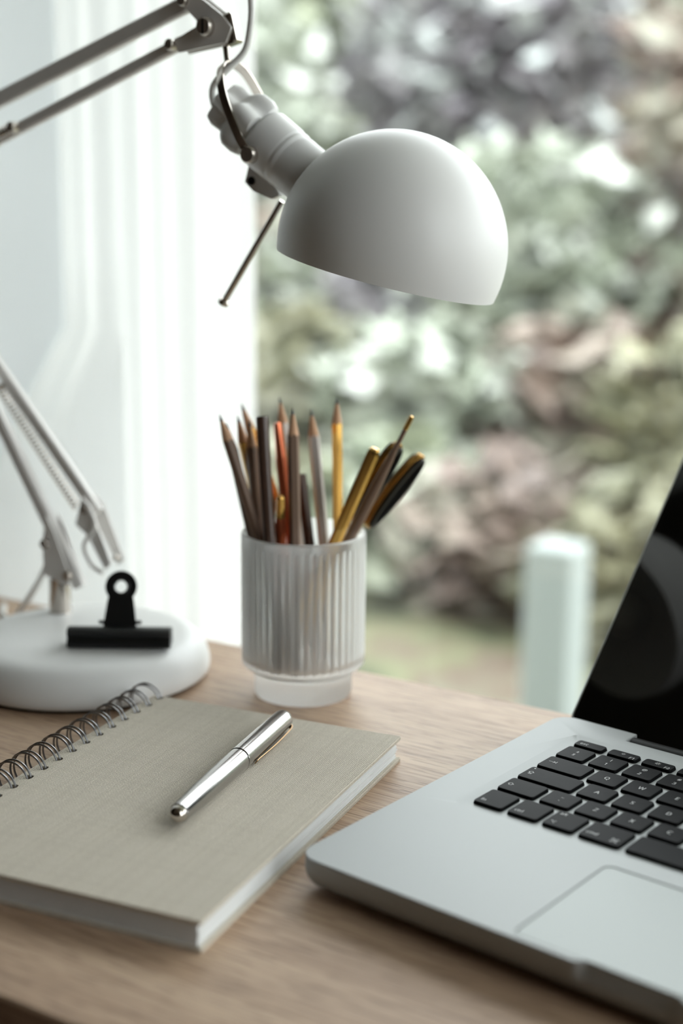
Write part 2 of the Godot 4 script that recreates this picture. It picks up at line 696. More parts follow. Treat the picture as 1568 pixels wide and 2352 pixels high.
	var gs := Soup.new()
	loft(gs, [ring(322.4, 225.4, 7.8, -0.6, 5), ring(322.4, 225.4, 7.8, 0.15, 5), ring(321.8, 224.8, 7.5, 0.4, 5)])
	glass.add(gs, lie)
	make(lap, "screen", glass.moved(Transform3D(Basis(), V(0, 101, 0))), M.screen_black, 30.0, lid_at, "glossy black switched-off screen")


func legend(key: Node3D, what: String, w: float, d: float) -> void:
	var left := -w / 2 + 3.0
	var arrow := [[[0, 1.5], [1.6, 0.1], [0.8, 0.1], [0.8, -1.0], [-0.8, -1.0], [-0.8, 0.1], [-1.6, 0.1], [0, 1.5]]]
	match what:
		"", "space", "enter":
			pass
		"fn":
			write(key, "fn", 1.7, left + 0.3, d / 2 - 4.0)
		"ctrl":
			write(key, "ctrl", 1.7, left + 1.2, d / 2 - 4.0)
		"esc":
			write(key, "esc", 1.5, left + 1.6, 0.4)
		"alt", "alt2":
			write(key, "alt", 1.5, left + 0.6, -d / 2 + 3.2)
			stroke(key, [[[-1.4, 0.9], [-0.5, 0.9], [0.6, -0.9], [1.4, -0.9]], [[0.4, 0.9], [1.4, 0.9]]], left + 0.6, d / 2 - 4.0)
		"cmd", "cmd2":
			write(key, "cmd", 1.7, left + 1.6, d / 2 - 5.0)
			var loops := [[[-0.7, -0.7], [0.7, -0.7], [0.7, 0.7], [-0.7, 0.7], [-0.7, -0.7]]]
			for q in [[-1, -1], [1, -1], [1, 1], [-1, 1]]:
				loops.append(round_line(0.5, 8, q[0] * 1.2, q[1] * 1.2))
			stroke(key, loops, w / 2 - 4.0, d / 2 - 4.4)
		"shift":
			stroke(key, arrow, left + 0.4, 0.5)
		"caps":
			stroke(key, [[[0, 1.9], [1.6, 0.5], [0.8, 0.5], [0.8, -0.4], [-0.8, -0.4], [-0.8, 0.5], [-1.6, 0.5], [0, 1.9]], [[-0.8, -0.9], [0.8, -0.9], [0.8, -1.6], [-0.8, -1.6], [-0.8, -0.9]]], left + 0.4, 0.3)
			var dot := Soup.new()
			loft(dot, [circle(0.5, 1.68, 10, left - 0.6, -d / 2 + 2.0), circle(0.5, 1.74, 10, left - 0.6, -d / 2 + 2.0)], false)
			make(key, "indicator_light", dot, M.legend_white)
		"tab":
			stroke(key, [[[-2.4, 0], [1.4, 0]], [[0.2, 0.9], [1.4, 0], [0.2, -0.9]], [[1.9, 1.2], [1.9, -1.2]]], left + 1.8, -0.6)
		"sec":
			write(key, "±", 2.0, 0.0, -2.2)
			write(key, "§", 2.0, 0.0, 2.4)
		"`":
			write(key, "~", 2.4, 0.0, -1.6)
			write(key, "`", 2.4, 0.0, 3.4)
		"delete":
			write(key, "delete", 1.7, w / 2 - 7.0, d / 2 - 4.0)
		"eject":
			stroke(key, [[[-1.2, -0.2], [0, 1.2], [1.2, -0.2], [-1.2, -0.2]], [[-1.2, -0.8], [1.2, -0.8]]], 0, 0)
		"left":
			stroke(key, [[[0.7, 0.9], [-0.8, 0], [0.7, -0.9], [0.7, 0.9]]], 0, 0)
		"right":
			stroke(key, [[[-0.7, 0.9], [0.8, 0], [-0.7, -0.9], [-0.7, 0.9]]], 0, 0)
		"down":
			stroke(key, [[[-0.9, 0.7], [0, -0.8], [0.9, 0.7], [-0.9, 0.7]]], 0, 0)
		_:
			if what.begins_with("F") and what.length() > 1:
				var rays := [round_line(0.55 if what == "F1" else 0.75, 8)]
				for q in 8:
					var a := TAU * q / 8
					var far := 1.25 if what == "F1" else 1.6
					rays.append([[cos(a) * 0.95, sin(a) * 0.95], [cos(a) * far, sin(a) * far]])
				stroke(key, rays, -0.6, -0.6, 0.22)
				write(key, what, 1.1, w / 2 - 2.6, d / 2 - 1.7)
			elif what.length() == 2:
				write(key, what[1], 2.4, 0.0, -3.0)
				write(key, what[0], 2.6, 0.0, 2.6)
			else:
				write(key, what, 2.9, 0.0, 0.2)


# ------------------------------------------------------------------ notebook and pen
func build_notebook() -> void:
	var b := Basis(Vector3.UP, deg_to_rad(15.6))
	var nb := thing("notebook", "ring-bound notebook with a beige linen cover, lying under the pen", "notebook", Transform3D(b, V(-122.9, 0, 98.8)))
	var x0 := -77.0
	var x1 := 77.0
	var z0 := -110.5
	var z1 := 110.5
	var hole_x := -71.7
	for lay in [["back_cover", 0.0, 2.0], ["front_cover", 12.1, 14.1]]:
		var s := Soup.new()
		var bottom: float = lay[1]
		var topy: float = lay[2]
		var holes := []
		for k in 18:
			holes.append(flat2(ring(4.4, 5.2, 1.7, 0, 3, hole_x, -107.95 + 12.7 * k)))
		var cells := [PackedVector2Array([Vector2(-66, z0) * MM, Vector2(x1, z0) * MM, Vector2(x1, z1) * MM, Vector2(-66, z1) * MM])]
		for side in [[x0, hole_x], [hole_x, -66.0]]:
			for k in 18:
				var zc := -107.95 + 12.7 * k
				var za := z0 if k == 0 else zc - 6.35
				var zb := z1 if k == 17 else zc + 6.35
				for half in [[za, zc], [zc, zb]]:
					var cell := PackedVector2Array([Vector2(side[0], half[0]) * MM, Vector2(side[1], half[0]) * MM, Vector2(side[1], half[1]) * MM, Vector2(side[0], half[1]) * MM])
					for q in Geometry2D.clip_polygons(cell, holes[k]):
						cells.append(q)
		for c in cells:
			flat_poly(s, c, topy * MM)
			flat_poly(s, c, bottom * MM, false)
		for k in 18:
			var zc := -107.95 + 12.7 * k
			loft(s, [ring(4.4, 5.2, 1.7, topy, 3, hole_x, zc), ring(4.4, 5.2, 1.7, bottom, 3, hole_x, zc)], false, false)
		loft(s, [ring(x1 - x0, z1 - z0, 0.6, bottom, 2), ring(x1 - x0 + 0.4, z1 - z0 + 0.4, 0.8, bottom + 0.4, 2), ring(x1 - x0 + 0.4, z1 - z0 + 0.4, 0.8, topy - 0.4, 2), ring(x1 - x0, z1 - z0, 0.6, topy, 2)], false, false)
		make(nb, lay[0], s, M.linen_cover, 30.0, Transform3D(), "beige linen-covered board")
	var rng := RandomNumberGenerator.new()
	rng.seed = 40
	var y := 2.0
	for k in 22:
		var sheet := Soup.new()
		var thick := 10.1 / 22
		var dx := rng.randf_range(-0.5, 0.3) - 0.25 * sin(k * 0.45)
		var dz := rng.randf_range(-0.35, 0.25)
		block(sheet, Vector3(146.6 - 1.6, thick * 0.97, 218.6), Vector3(2.6 + dx, y, dz), 0.05)
		y += thick
		make(nb, "page", sheet, M.paper, 20.0)
	for k in 18:
		var r := Soup.new()
		for side in [-1.5, 1.5]:
			var pts := []
			for q in 28:
				var a := TAU * q / 28
				pts.append(V(-81.2 + 10.1 * cos(a), 10.85 + 10.1 * sin(a), -107.95 + 12.7 * k + side))
			tube(r, pts, 0.55, 7, true)
		make(nb, "ring", r, M.wire_steel)


func build_pen() -> void:
	var a := V(-87.6, 20.3, 132.2)     # barrel end
	var c := V(-132.9, 20.5, 5.2)      # cap end
	var long := (c - a).length() * 1000.0
	var t := Transform3D(upright(c - a), a)
	var pen := thing("pen", "brushed steel cap pen lying on the beige notebook", "pen", t)
	var seam := long * 0.545
	var s := Soup.new()
	lathe(s, [[0.0, 0.0], [1.6, 0.25], [3.0, 1.2], [3.9, 2.7], [4.3, 4.4]], 32)
	make(pen, "end_button", s, M.chrome, 60.0)
	s = Soup.new()
	lathe(s, [[4.1, 4.3], [4.75, 5.0], [5.05, 12], [5.5, 25], [5.9, 45], [6.05, seam - 0.9]], 40)
	make(pen, "barrel", s, M.pen_steel)
	s = Soup.new()
	lathe(s, [[5.6, seam - 0.9], [5.6, seam]], 32)
	make(pen, "seam_ring", s, M.hinge_black)
	s = Soup.new()
	lathe(s, [[5.9, seam], [6.2, seam + 0.3], [6.2, seam + 3], [6.15, seam + 30], [5.6, long - 3], [5.2, long - 0.6], [4.6, long]], 40)
	make(pen, "cap", s, M.pen_steel)
	# the clip runs along the right side of the cap, near the paper
	var x := t.basis.x
	var z := t.basis.z
	var want := Vector3(0.80, -0.55, 0.15)
	var out := (want - t.basis.y * want.dot(t.basis.y)).normalized()
	var o := Vector3(out.dot(x), 0, out.dot(z)).normalized()
	var across := o.cross(Vector3.UP)
	s = Soup.new()
	var line := [o * 5.0 * MM + Vector3(0, (long - 1.0) * MM, 0), o * 6.6 * MM + Vector3(0, (long - 3.0) * MM, 0), o * 7.2 * MM + Vector3(0, (long - 14.0) * MM, 0), o * 7.4 * MM + Vector3(0, (long - 30.0) * MM, 0), o * 7.0 * MM + Vector3(0, (seam + 16.0) * MM, 0), o * 6.9 * MM + Vector3(0, (seam + 12.0) * MM, 0), o * 7.0 * MM + Vector3(0, (seam + 9.5) * MM, 0)]
	var wide := []
	var path := smooth_path(line, 4)
	for k in path.size():
		wide.append(across)
	strip(s, path, wide, 2.6, 0.6)
	make(pen, "clip", s, M.clip_gold, 40.0, Transform3D(), "thin shiny clip")


# ------------------------------------------------------------------ glass with pencils
func build_cup() -> void:
	var s := Soup.new()
	lathe(s, [[0.0, 0.4], [27.0, 0.0], [29.2, 0.7], [29.9, 2.2], [29.9, 15.0], [30.6, 16.2], [36.2, 19.6], [37.5, 21.0], [37.7, 23.0], [37.7, 95.5], [37.7, 97.2], [37.5, 101.0], [36.9, 101.9], [35.9, 102.0]], 176, [-44, -0.75, 0.0, 36.0, 21.0, 97.0])
	s.p.resize(s.p.size() - 176 * 3)      # open at the rim
	var inside := Soup.new()
	var rings := []
	for q in [[35.9, 102.0], [35.3, 101.3], [35.2, 96.0], [35.0, 26.0], [33.0, 22.6], [27.0, 20.6], [0.0, 20.2]]:
		rings.append(circle(q[0], q[1], 176))
	loft(inside, rings, false, false)
	var t := Transform3D(Basis(), V(-190.2, 0, -77.6))
	var cup := thing("glass_cup", "frosted ribbed glass cup on a narrower foot, full of pencils", "cup", t)
	make(cup, "glass", s, M.frosted_glass, 28.0)
	make(cup, "inner_face", inside, M.clear_glass, 28.0)


func from_top(profile: Array, long: float) -> Array:
	# heights at or below zero count from the top end
	var out := []
	for q in profile:
		out.append([q[0], q[1] if q[1] > 0.0 else long + q[1]])
	return out


func pencil(id: String, called: String, label: String, group: String, top: Array, foot: Array, style: Dictionary) -> void:
	var a := V(foot[0], foot[1], foot[2])
	var c := V(top[0], top[1], top[2])
	var long := (c - a).length() * 1000.0
	var turn: float = style.get("turn", 0.3)
	var p := thing(called, label, style.get("category", "pencil"), Transform3D(upright(c - a) * Basis(Vector3.UP, turn), a), group)
	var r: float = style.get("r", 3.55)
	var sides: int = style.get("sides", 6)
	var cone: float = style.get("cone", 16.0)
	var s := Soup.new()
	if cone > 0.0:
		# lacquered shaft, scalloped where it meets the sharpened wood, then the lead
		var low := PackedVector3Array()
		var high := PackedVector3Array()
		var tip := PackedVector3Array()
		var n := sides * 2
		for k in n:
			var w := TAU * k / n
			var rr := r if k % 2 == 0 else r * cos(PI / sides)
			low.append(V(rr * cos(w), 0.0, -rr * sin(w)))
			high.append(V(rr * cos(w), long - cone - (1.0 if k % 2 == 0 else -0.6), -rr * sin(w)))
			tip.append(V(1.1 * cos(w), long - 4.0, -1.1 * sin(w)))
		loft(s, [low, high], true, false)
		make(p, "shaft", s, style.mat, 20.0)
		s = Soup.new()
		loft(s, [high, tip], false, false)
		make(p, "sharpened_wood", s, M.bare_wood, 50.0)
		s = Soup.new()
		lathe(s, [[1.1, long - 4.0], [0.25, long]], 10)
		make(p, "lead", s, M.graphite)
	else:
		var prof := from_top(style.profile, long)
		lathe(s, prof, sides)
		make(p, "shaft", s, style.mat, 20.0 if sides < 9 else 45.0)
		if style.has("end"):
			s = Soup.new()
			lathe(s, from_top(style.end, long), sides)
			make(p, "end_cap", s, style.end_mat, 20.0 if sides < 9 else 45.0)


func build_pencils() -> void:
	var P := {
		"A": [[-229.5, 172.1, -46.5], [-181.6, 21.0, -64.8]], "B": [[-234.0, 165.5, -56.8], [-192.0, 21.0, -60.9]], "C": [[-226.6, 170.2, -58.9], [-214.4, 21.0, -93.7]],
		"D": [[-236.7, 174.8, -73.1], [-189.2, 21.0, -102.1]], "E": [[-218.2, 168.6, -60.0], [-214.6, 21.0, -73.0]], "F": [[-207.3, 171.7, -59.2], [-185.7, 21.0, -49.7]],
		"G": [[-213.0, 165.2, -79.0], [-196.8, 21.0, -85.9]], "H": [[-224.8, 178.1, -94.3], [-201.6, 21.0, -103.3]], "I": [[-196.5, 176.3, -74.5], [-173.8, 21.0, -53.6]],
		"J": [[-192.0, 126.0, -58.5], [-212.7, 21.0, -80.7]], "K": [[-198.3, 173.3, -93.3], [-179.0, 21.0, -94.7]], "L": [[-192.4, 179.5, -110.4], [-181.5, 21.0, -102.1]],
		"M": [[-210.3, 131.0, -97.8], [-179.2, 21.0, -84.5]], "N": [[-145.5, 156.2, -89.0], [-197.1, 21.0, -67.4]], "O": [[-127.0, 175.8, -99.0], [-200.5, 21.0, -76.0]],
		"S": [[-153.0, 133.6, -113.4], [-209.4, 21.0, -63.1]],
	}
	var g := "pencils and pens in the frosted cup"
	var chisel := [[3.6, 0.01], [3.6, -22.0], [3.2, -20.0], [2.3, -1.0], [1.9, 0.0]]
	var blunt := [[3.7, 0.01], [3.7, -0.5], [3.3, 0.0]]
	var penlike := [[2.0, 0.01], [3.9, 8.0], [4.0, -4.0], [3.4, -1.2], [2.2, 0.0]]
	var brush := [[2.4, 0.01], [2.9, 30.0], [3.4, -70.0], [3.2, -48.0], [2.3, -30.0], [1.5, -22.0], [1.35, -3.0]]
	var brush_end := [[1.4, -9.0], [1.55, -8.5], [1.5, -0.8], [0.9, 0.0]]
	var short_gold := [[3.65, 0.01], [3.65, -21.0], [3.0, -14.0]]
	var short_end := [[3.0, -14.0], [2.5, -1.0], [1.9, 0.0]]
	pencil("A", "wooden_pencil", "leftmost sharpened brown pencil in the frosted cup", g, P.A[0], P.A[1], {"mat": M.brown_lacquer})
	pencil("B", "wooden_pencil", "brown pencil just right of the leftmost one, its short lead lower", g, P.B[0], P.B[1], {"mat": M.brown_lacquer, "turn": 0.1})
	pencil("C", "gold_pencil", "sharpened yellow-gold pencil behind the brown pencils at the cup's left", g, P.C[0], P.C[1], {"mat": M.gold, "turn": 0.6})
	pencil("D", "gold_pencil", "tall gold pencil with bright facet at the back left of the cup", g, P.D[0], P.D[1], {"mat": M.gold, "turn": 0.2})
	pencil("E", "wooden_pencil", "brown pencil leaning on the dark round one, left half of cup", g, P.E[0], P.E[1], {"mat": M.brown_lacquer, "turn": 0.5})
	pencil("F", "round_pencil", "dark brown round unsharpened pencil with a flat end", g, P.F[0], P.F[1], {"mat": M.dark_brown_lacquer, "sides": 20, "cone": 0.0, "profile": blunt})
	pencil("G", "copper_pencil", "shiny copper faceted pencil with a chisel end, behind the front pencil", g, P.G[0], P.G[1], {"mat": M.copper, "cone": 0.0, "profile": chisel, "turn": 0.45})
	pencil("H", "wooden_pencil", "pale sharpened pencil standing highest at the back of the cup", g, P.H[0], P.H[1], {"mat": M.rose_silver, "turn": 0.2})
	pencil("I", "wooden_pencil", "brown pencil with long black lead in the middle front of cup", g, P.I[0], P.I[1], {"mat": M.brown_lacquer, "turn": 0.85})
	pencil("J", "copper_pencil", "short copper pencil with a gold end, barely above the cup rim", g, P.J[0], P.J[1], {"mat": M.copper, "cone": 0.0, "profile": short_gold, "end": short_end, "end_mat": M.gold, "turn": 0.3})
	pencil("K", "silver_pencil", "silvery pencil with a bright facet right of the middle", g, P.K[0], P.K[1], {"mat": M.rose_silver, "turn": 0.75})
	pencil("L", "gold_pencil", "upright gold hexagonal pencil at the right of the silvery one", g, P.L[0], P.L[1], {"mat": M.gold, "turn": 0.15})
	pencil("M", "wooden_pencil", "short dark brown stick between the middle pencil and the silvery one", g, P.M[0], P.M[1], {"mat": M.dark_brown_lacquer, "cone": 0.0, "profile": blunt, "sides": 6})
	pencil("N", "gold_pen", "thick gold pen leaning out to the right over the cup rim", g, P.N[0], P.N[1], {"mat": M.gold, "sides": 8, "cone": 0.0, "profile": penlike, "category": "pen", "turn": 0.15})
	pencil("O", "paint_brush", "slim brown brush handle with a gold tip leaning far right", g, P.O[0], P.O[1], {"mat": M.brown_lacquer, "sides": 16, "cone": 0.0, "profile": brush, "end": brush_end, "end_mat": M.gold, "category": "brush"})
	# scissors: blades down in the cup, two oval handle loops above the rim
	var foot := V(P.S[1][0], P.S[1][1], P.S[1][2])
	var head := V(P.S[0][0], P.S[0][1], P.S[0][2])
	var y := (head - foot).normalized()
	var view := Vector3(0.75, 0.10, 0.65)
	var z := (view - y * view.dot(y)).normalized()
	var t := Transform3D(Basis(y.cross(z), y, z) * Basis(Vector3.UP, 0.75), foot)
	var sc := thing("scissors", "scissors with bronze and black handle loops in the cup behind the gold pen", "scissors", t, g)
	for k in [-1, 1]:
		var s := Soup.new()
		plate(s, [[k * 0.2, 0.0], [k * 1.2, 0.0], [k * 4.4, 60.0], [k * 6.4, 104.0], [k * 2.0, 104.0], [-k * 1.4, 60.0]], -0.9 if k < 0 else 0.1, -0.1 if k < 0 else 0.9)
		make(sc, "blade", s, M.chrome, 20.0)
		# loop: an oval band, bronze outside and black inside
		var outer := Soup.new()
		var inner := Soup.new()
		var po := []
		var pi := []
		var ao := []
		for q in 33:
			var a := TAU * q / 32
			var bulge := Vector3(k * 11.0 + (6.6 + 0.8 * sin(a)) * cos(a), 130.0 + 27.0 * sin(a), 0.0)
			var centre := Vector3(k * 11.0, 130.0, 0.0)
			var bend := Basis(Vector3.BACK, -k * 0.10)
			po.append((centre + bend * (bulge - centre)) * MM)
			pi.append((centre + bend * ((bulge - centre) * Vector3(0.72, 0.925, 1))) * MM)
			ao.append(Vector3.BACK)
		strip(outer, po, ao, 4.0, 1.6)
		strip(inner, pi, ao, 8.6, 2.2)
		make(sc, "handle_loop", outer, M.brass, 50.0)
		make(sc, "loop_lining", inner, M.clip_black, 50.0)
	var pin := Soup.new()
	lathe(pin, [[2.4, 0.0], [2.4, 2.2], [1.8, 2.6]], 14)
	make(sc, "pivot_screw", pin.moved(Transform3D(Basis(Vector3.RIGHT, PI / 2), V(0, 78, -1.3))), M.chrome)


# ------------------------------------------------------------------ lamp
const LZ := -28.8     # the plane the lamp's arms swing in, in the lamp's own axes

func L(x: float, y: float, out := 0.0) -> Vector3:
	return V(x, y, LZ + out)


func screw(parent: Node, called: String, at: Vector3, dir: Vector3, r: float, long: float, m: Material, slot := false) -> void:
	var s := Soup.new()
	lathe(s, [[r, 0.0], [r, long - r * 0.25], [r * 0.8, long]], 20)
	var t := Transform3D(upright(dir), at)
	var o := make(parent, called, s, m, 40.0, t)
	if slot:
		var q := Soup.new()
		block(q, Vector3(r * 1.5, 0.25, r * 0.22), Vector3(0, long - 0.1, 0), 0.05)
		make(o, "slot", q, M.hinge_black)


func build_lamp() -> void:
	var lamp := thing("desk_lamp", "white swing-arm desk lamp with a round shade and steel joints", "lamp", Transform3D(Basis(Vector3.UP, deg_to_rad(10.97)), V(-321, 0, -15)))
	var s := Soup.new()
	lathe(s, [[78.0, 2.2], [79.6, 3.2], [80.3, 6.0], [80.0, 10.0], [78.6, 15.0], [76.0, 19.5], [72.5, 23.0], [68.0, 25.2], [62.0, 26.2], [40.0, 26.9], [0.0, 27.0]], 72)
	make(lamp, "foot", s, M.lamp_white, 60.0, Transform3D(), "thick round white foot")
	s = Soup.new()
	loft(s, [circle(75.5, 0, 64), circle(76.5, 2.4, 64)])
	make(lamp, "foot_pad", s, M.rubber_black)
	# post and lower bracket
	s = Soup.new()
	lathe(s, [[7.4, 26.0], [7.4, 27.2], [7.0, 28.0], [7.0, 50.0], [6.2, 51.0], [4.0, 51.2], [4.0, 56.0]], 28)
	make(lamp, "post", s.moved(Transform3D(Basis(), L(-41.5, 0.0))), M.chrome, 40.0, Transform3D(), "short chrome post")
	for z in [-6.0, 6.0]:
		s = Soup.new()
		plate(s, [[-48.7, 52.6], [-28.9, 47.0], [-27.2, 52.9], [-39.7, 81.9], [-45.4, 92.3], [-49.5, 74.6]], LZ + z - 0.7, LZ + z + 0.7)
		make(lamp, "bracket", s, M.nickel_arm, 20.0)
	screw(lamp, "screw", L(-46.9, 73.8, 6.5), Vector3.BACK, 3.4, 2.6, M.screw_steel)
	screw(lamp, "screw", L(-28.8, 54.4, 6.5), Vector3.BACK, 3.4, 2.6, M.screw_steel)
	# lower arm: two bars and the spring
	var side := Vector3.BACK
	s = Soup.new()
	beam(s, L(-23.9, 46.1), L(-173.1, 298.0), side, 7.0, 9.0)
	make(lamp, "arm_bar", s, M.nickel_arm, 20.0)
	s = Soup.new()
	beam(s, L(-21.5, 93.3, -17.6), L(-182.4, 284.7, -10.6), side, 6.0, 8.0)
	make(lamp, "arm_bar", s, M.nickel_arm, 20.0)
	for z in [-22.6, -8.6]:
		s = Soup.new()
		plate(s, [[-33.2, 85.5], [-27.4, 104.2], [-20.7, 98.7], [-4.7, 62.3], [-9.8, 57.7], [-23.2, 78.8]], LZ + z - 0.6, LZ + z + 0.6)
		make(lamp, "bracket", s, M.nickel_arm, 20.0)
	screw(lamp, "screw", L(-24.9, 96.5, -8.6), Vector3.BACK, 3.0, 2.4, M.screw_steel)
	screw(lamp, "screw", L(-0.5, 67.1, -8.6), Vector3.BACK, 1.8, 2.4, M.screw_steel)
	s = Soup.new()
	var from := L(-95.7, 173.2, -9.6)
	var to := L(-32.2, 97.0, -9.6)
	var axis := (to - from).normalized()
	var u := axis.cross(Vector3.BACK).normalized()
	var v := axis.cross(u)
	var helix := []
	for k in 34 * 9 + 1:
		var a := TAU * k / 9.0
		helix.append(from.lerp(to, k / (34.0 * 9)) + (u * cos(a) + v * sin(a)) * 3.0 * MM)
	tube(s, helix, 0.75, 5)
	make(lamp, "spring", s, M.chrome, 60.0)
	s = Soup.new()
	tube(s, smooth_path([L(-22.3, 97.8, -8.6), L(-16.0, 86.3, -6.6), L(-24.6, 72.8, -5.6), L(-18.7, 60.3, -5.6), L(-10.1, 55.6, -6.6)], 6), 1.5, 8)
	make(lamp, "spring_hook", s, M.nickel_arm)
	s = Soup.new()
	tube(s, [L(-94.7, 172.2, -20.6), L(-97.9, 172.3, -0.6)], 2.0, 10)
	make(lamp, "spring_pin", s, M.chrome)
	# elbow (beyond the frame) and upper arm
	for z in [-7.5, 7.5]:
		s = Soup.new()
		plate(s, [[-179.9, 334.3], [-161.0, 336.5], [-160.2, 290.3], [-172.3, 277.0], [-187.4, 279.0], [-185.9, 304.7]], LZ + z - 0.7, LZ + z + 0.7)
		make(lamp, "elbow_plate", s, M.nickel_arm, 20.0)
	screw(lamp, "screw", L(-172.6, 296.1, 8.0), Vector3.BACK, 4.5, 3.0, M.screw_steel)
	screw(lamp, "screw", L(-168.8, 323.9, 8.0), Vector3.BACK, 3.4, 3.0, M.screw_steel)
	s = Soup.new()
	beam(s, L(-170.1, 323.4), L(70.5, 407.2), side, 6.0, 9.5)
	make(lamp, "arm_bar", s, M.nickel_arm, 20.0)
	s = Soup.new()
	beam(s, L(-171.6, 296.7), L(63.5, 385.0), side, 6.0, 7.0)
	make(lamp, "arm_bar", s, M.nickel_arm, 20.0)
	s = Soup.new()
	from = L(-147.9, 307.7, 5.5)
	to = L(-64.3, 338.1, 5.5)
	axis = (to - from).normalized()
	u = axis.cross(Vector3.BACK).normalized()
	v = axis.cross(u)
	helix = []
	for k in 40 * 9 + 1:
		var a := TAU * k / 9.0
		helix.append(from.lerp(to, k / (40.0 * 9)) + (u * cos(a) + v * sin(a)) * 2.6 * MM)
	tube(s, helix, 0.7, 5)
	make(lamp, "spring", s, M.chrome, 60.0)
	screw(lamp, "screw", L(-61.4, 338.7, 3.0), Vector3.BACK, 3.4, 6.0, M.screw_steel)
	# head bracket and its screws
	var outline := [[65.0, 410.4], [78.3, 408.5], [93.0, 398.3], [99.6, 391.0], [95.8, 383.0], [81.0, 381.1], [63.9, 378.6], [60.1, 385.4], [76.9, 392.8], [76.1, 396.1], [65.7, 405.6]]
	for z in [-5.0, 5.0]:
		s = Soup.new()
		plate(s, outline, LZ + z - 0.7, LZ + z + 0.7)
		make(lamp, "head_bracket", s, M.nickel_arm, 20.0)
	screw(lamp, "screw", L(83.7, 391.8, 5.7), Vector3.BACK, 5.4, 5.0, M.screw_steel, true)
	screw(lamp, "screw", L(58.7, 383.2, 3.0), Vector3.BACK, 3.2, 6.0, M.screw_steel)
	screw(lamp, "screw", L(68.1, 406.7, 3.0), Vector3.BACK, 3.2, 6.0, M.screw_steel)
	s = Soup.new()
	block(s, Vector3(11, 17, 9), Vector3.ZERO, 1.2)
	make(lamp, "swivel_block", s.moved(Transform3D(Basis(Vector3.BACK, 0.25), L(96.9, 382.1))), M.chrome, 30.0)
	s = Soup.new()
	tube(s, [L(92.4, 383.5), L(94.2, 368.9)], 2.2, 12)
	make(lamp, "swivel_bolt", s, M.chrome)
	# fork that straddles the neck
	var path := smooth_path([L(119.2, 321.0, 18.4), L(112.9, 331.1, 19.8), L(102.0, 352.5, 17.9), L(94.8, 368.0, 9.4), L(94.2, 372.4), L(98.9, 367.9, -9.4), L(105.5, 352.4, -17.6), L(116.5, 331.0, -19.8), L(122.0, 321.0, -18.4)], 8)
	var across := []
	for k in path.size():
		across.append(Vector3(0.84, 0.54, 0.0))
	s = Soup.new()
	strip(s, path, across, 5.2, 1.5)
	make(lamp, "fork", s, M.chrome, 50.0)
	screw(lamp, "pivot_knob", L(119.4, 321.0, 17.2), Vector3.BACK, 5.0, 4.6, M.screw_steel)
	screw(lamp, "pivot_knob", L(121.0, 321.0, -17.2), Vector3.FORWARD, 5.0, 4.6, M.screw_steel)
	# neck along its axis, from the shade to the lobed back end
	var ball := L(200.0, 271.1)
	var dir := Vector3(-0.8111, 0.5849, 0.0).normalized()
	var nt := Transform3D(upright(dir) * Basis.from_scale(Vector3(1.0775, 0.9715, 1.0775)), ball)
	s = Soup.new()
	lathe(s, [[15.6, 52.0], [15.6, 80.0], [15.2, 81.0], [15.2, 82.5], [15.9, 83.2], [15.9, 85.0], [15.4, 85.8], [15.4, 87.2], [16.2, 88.0], [16.2, 104.0], [15.2, 106.0], [12.0, 107.0]], 44)
	make(lamp, "neck", s.moved(nt), M.lamp_white, 50.0)
	s = Soup.new()
	lathe(s, [[11.5, 105.0], [11.5, 107.0], [14.6, 108.5], [15.8, 113.0], [15.6, 120.0], [13.6, 124.0], [11.8, 125.5], [11.4, 128.0], [11.8, 134.0], [10.5, 139.0], [6.0, 141.0], [0.0, 141.2]], 60, [5, 0.15, 0.9, 8.0, 107.5, 200.0])
	make(lamp, "socket_cap", s.moved(nt), M.lamp_white, 45.0)
	s = Soup.new()
	plate(s, [[109.9, 318.9], [122.7, 308.5], [129.1, 299.0], [124.5, 296.9], [111.8, 301.1], [106.3, 306.3]], LZ - 2.5, LZ + 2.5)
	make(lamp, "tab", s, M.lamp_white, 20.0)
	screw(lamp, "screw", L(110.8, 306.9, 2.5), Vector3.BACK, 2.4, 1.6, M.hinge_black)
	# shade: a ball cut open by a tilted plane
	var n := Vector3(0.2284, 0.972, -0.0547).normalized()
	s = Soup.new()
	var prof := []
	var a0 := asin(-15.0 / 63.7)
	for k in 25:
		var a := lerpf(a0, PI / 2, k / 24.0)
		prof.append([63.7 * cos(a), 63.7 * sin(a)])
	var inner := []
	for k in 25:
		var a := lerpf(PI / 2, a0, k / 24.0)
		inner.append([62.4 * cos(a), 62.4 * sin(a) if k < 24 else -14.9])
	prof[-1] = [0.0, 63.7]
	inner[0] = [0.0, 62.4]
	lathe(s, prof, 72)
	s.p.resize(s.p.size() - 72 * 3)        # the lathe closed the open rim; take that cap off again
	var shell := Soup.new()
	var rings := []
	for q in prof + inner:
		rings.append(circle(maxf(q[0], 0.0), q[1], 72))
	rings.append(rings[0])
	loft(shell, rings, false, false)
	var st := Transform3D(upright(n), ball)
	make(lamp, "shade", shell.moved(st), M.lamp_white, 40.0, Transform3D(), "round matt white shade")
	# socket and bulb inside the shade
	s = Soup.new()
	lathe(s, [[13.0, 18.0], [13.0, 57.0]], 28)
	make(lamp, "socket", s.moved(nt), M.lamp_white)
	s = Soup.new()
	lathe(s, [[0.0, -14.0], [8.0, -12.5], [14.0, -7.0], [16.0, 1.0], [14.0, 9.0], [11.0, 15.0], [10.0, 20.0]], 28)
	make(lamp, "bulb", s.moved(nt), M.cable_white, 60.0)
	# guide rod with a knob, and the cable
	s = Soup.new()
	tube(s, [L(129.5, 295.8), L(89.3, 236.5)], 1.9, 12)
	make(lamp, "guide_rod", s, M.chrome)
	s = Soup.new()
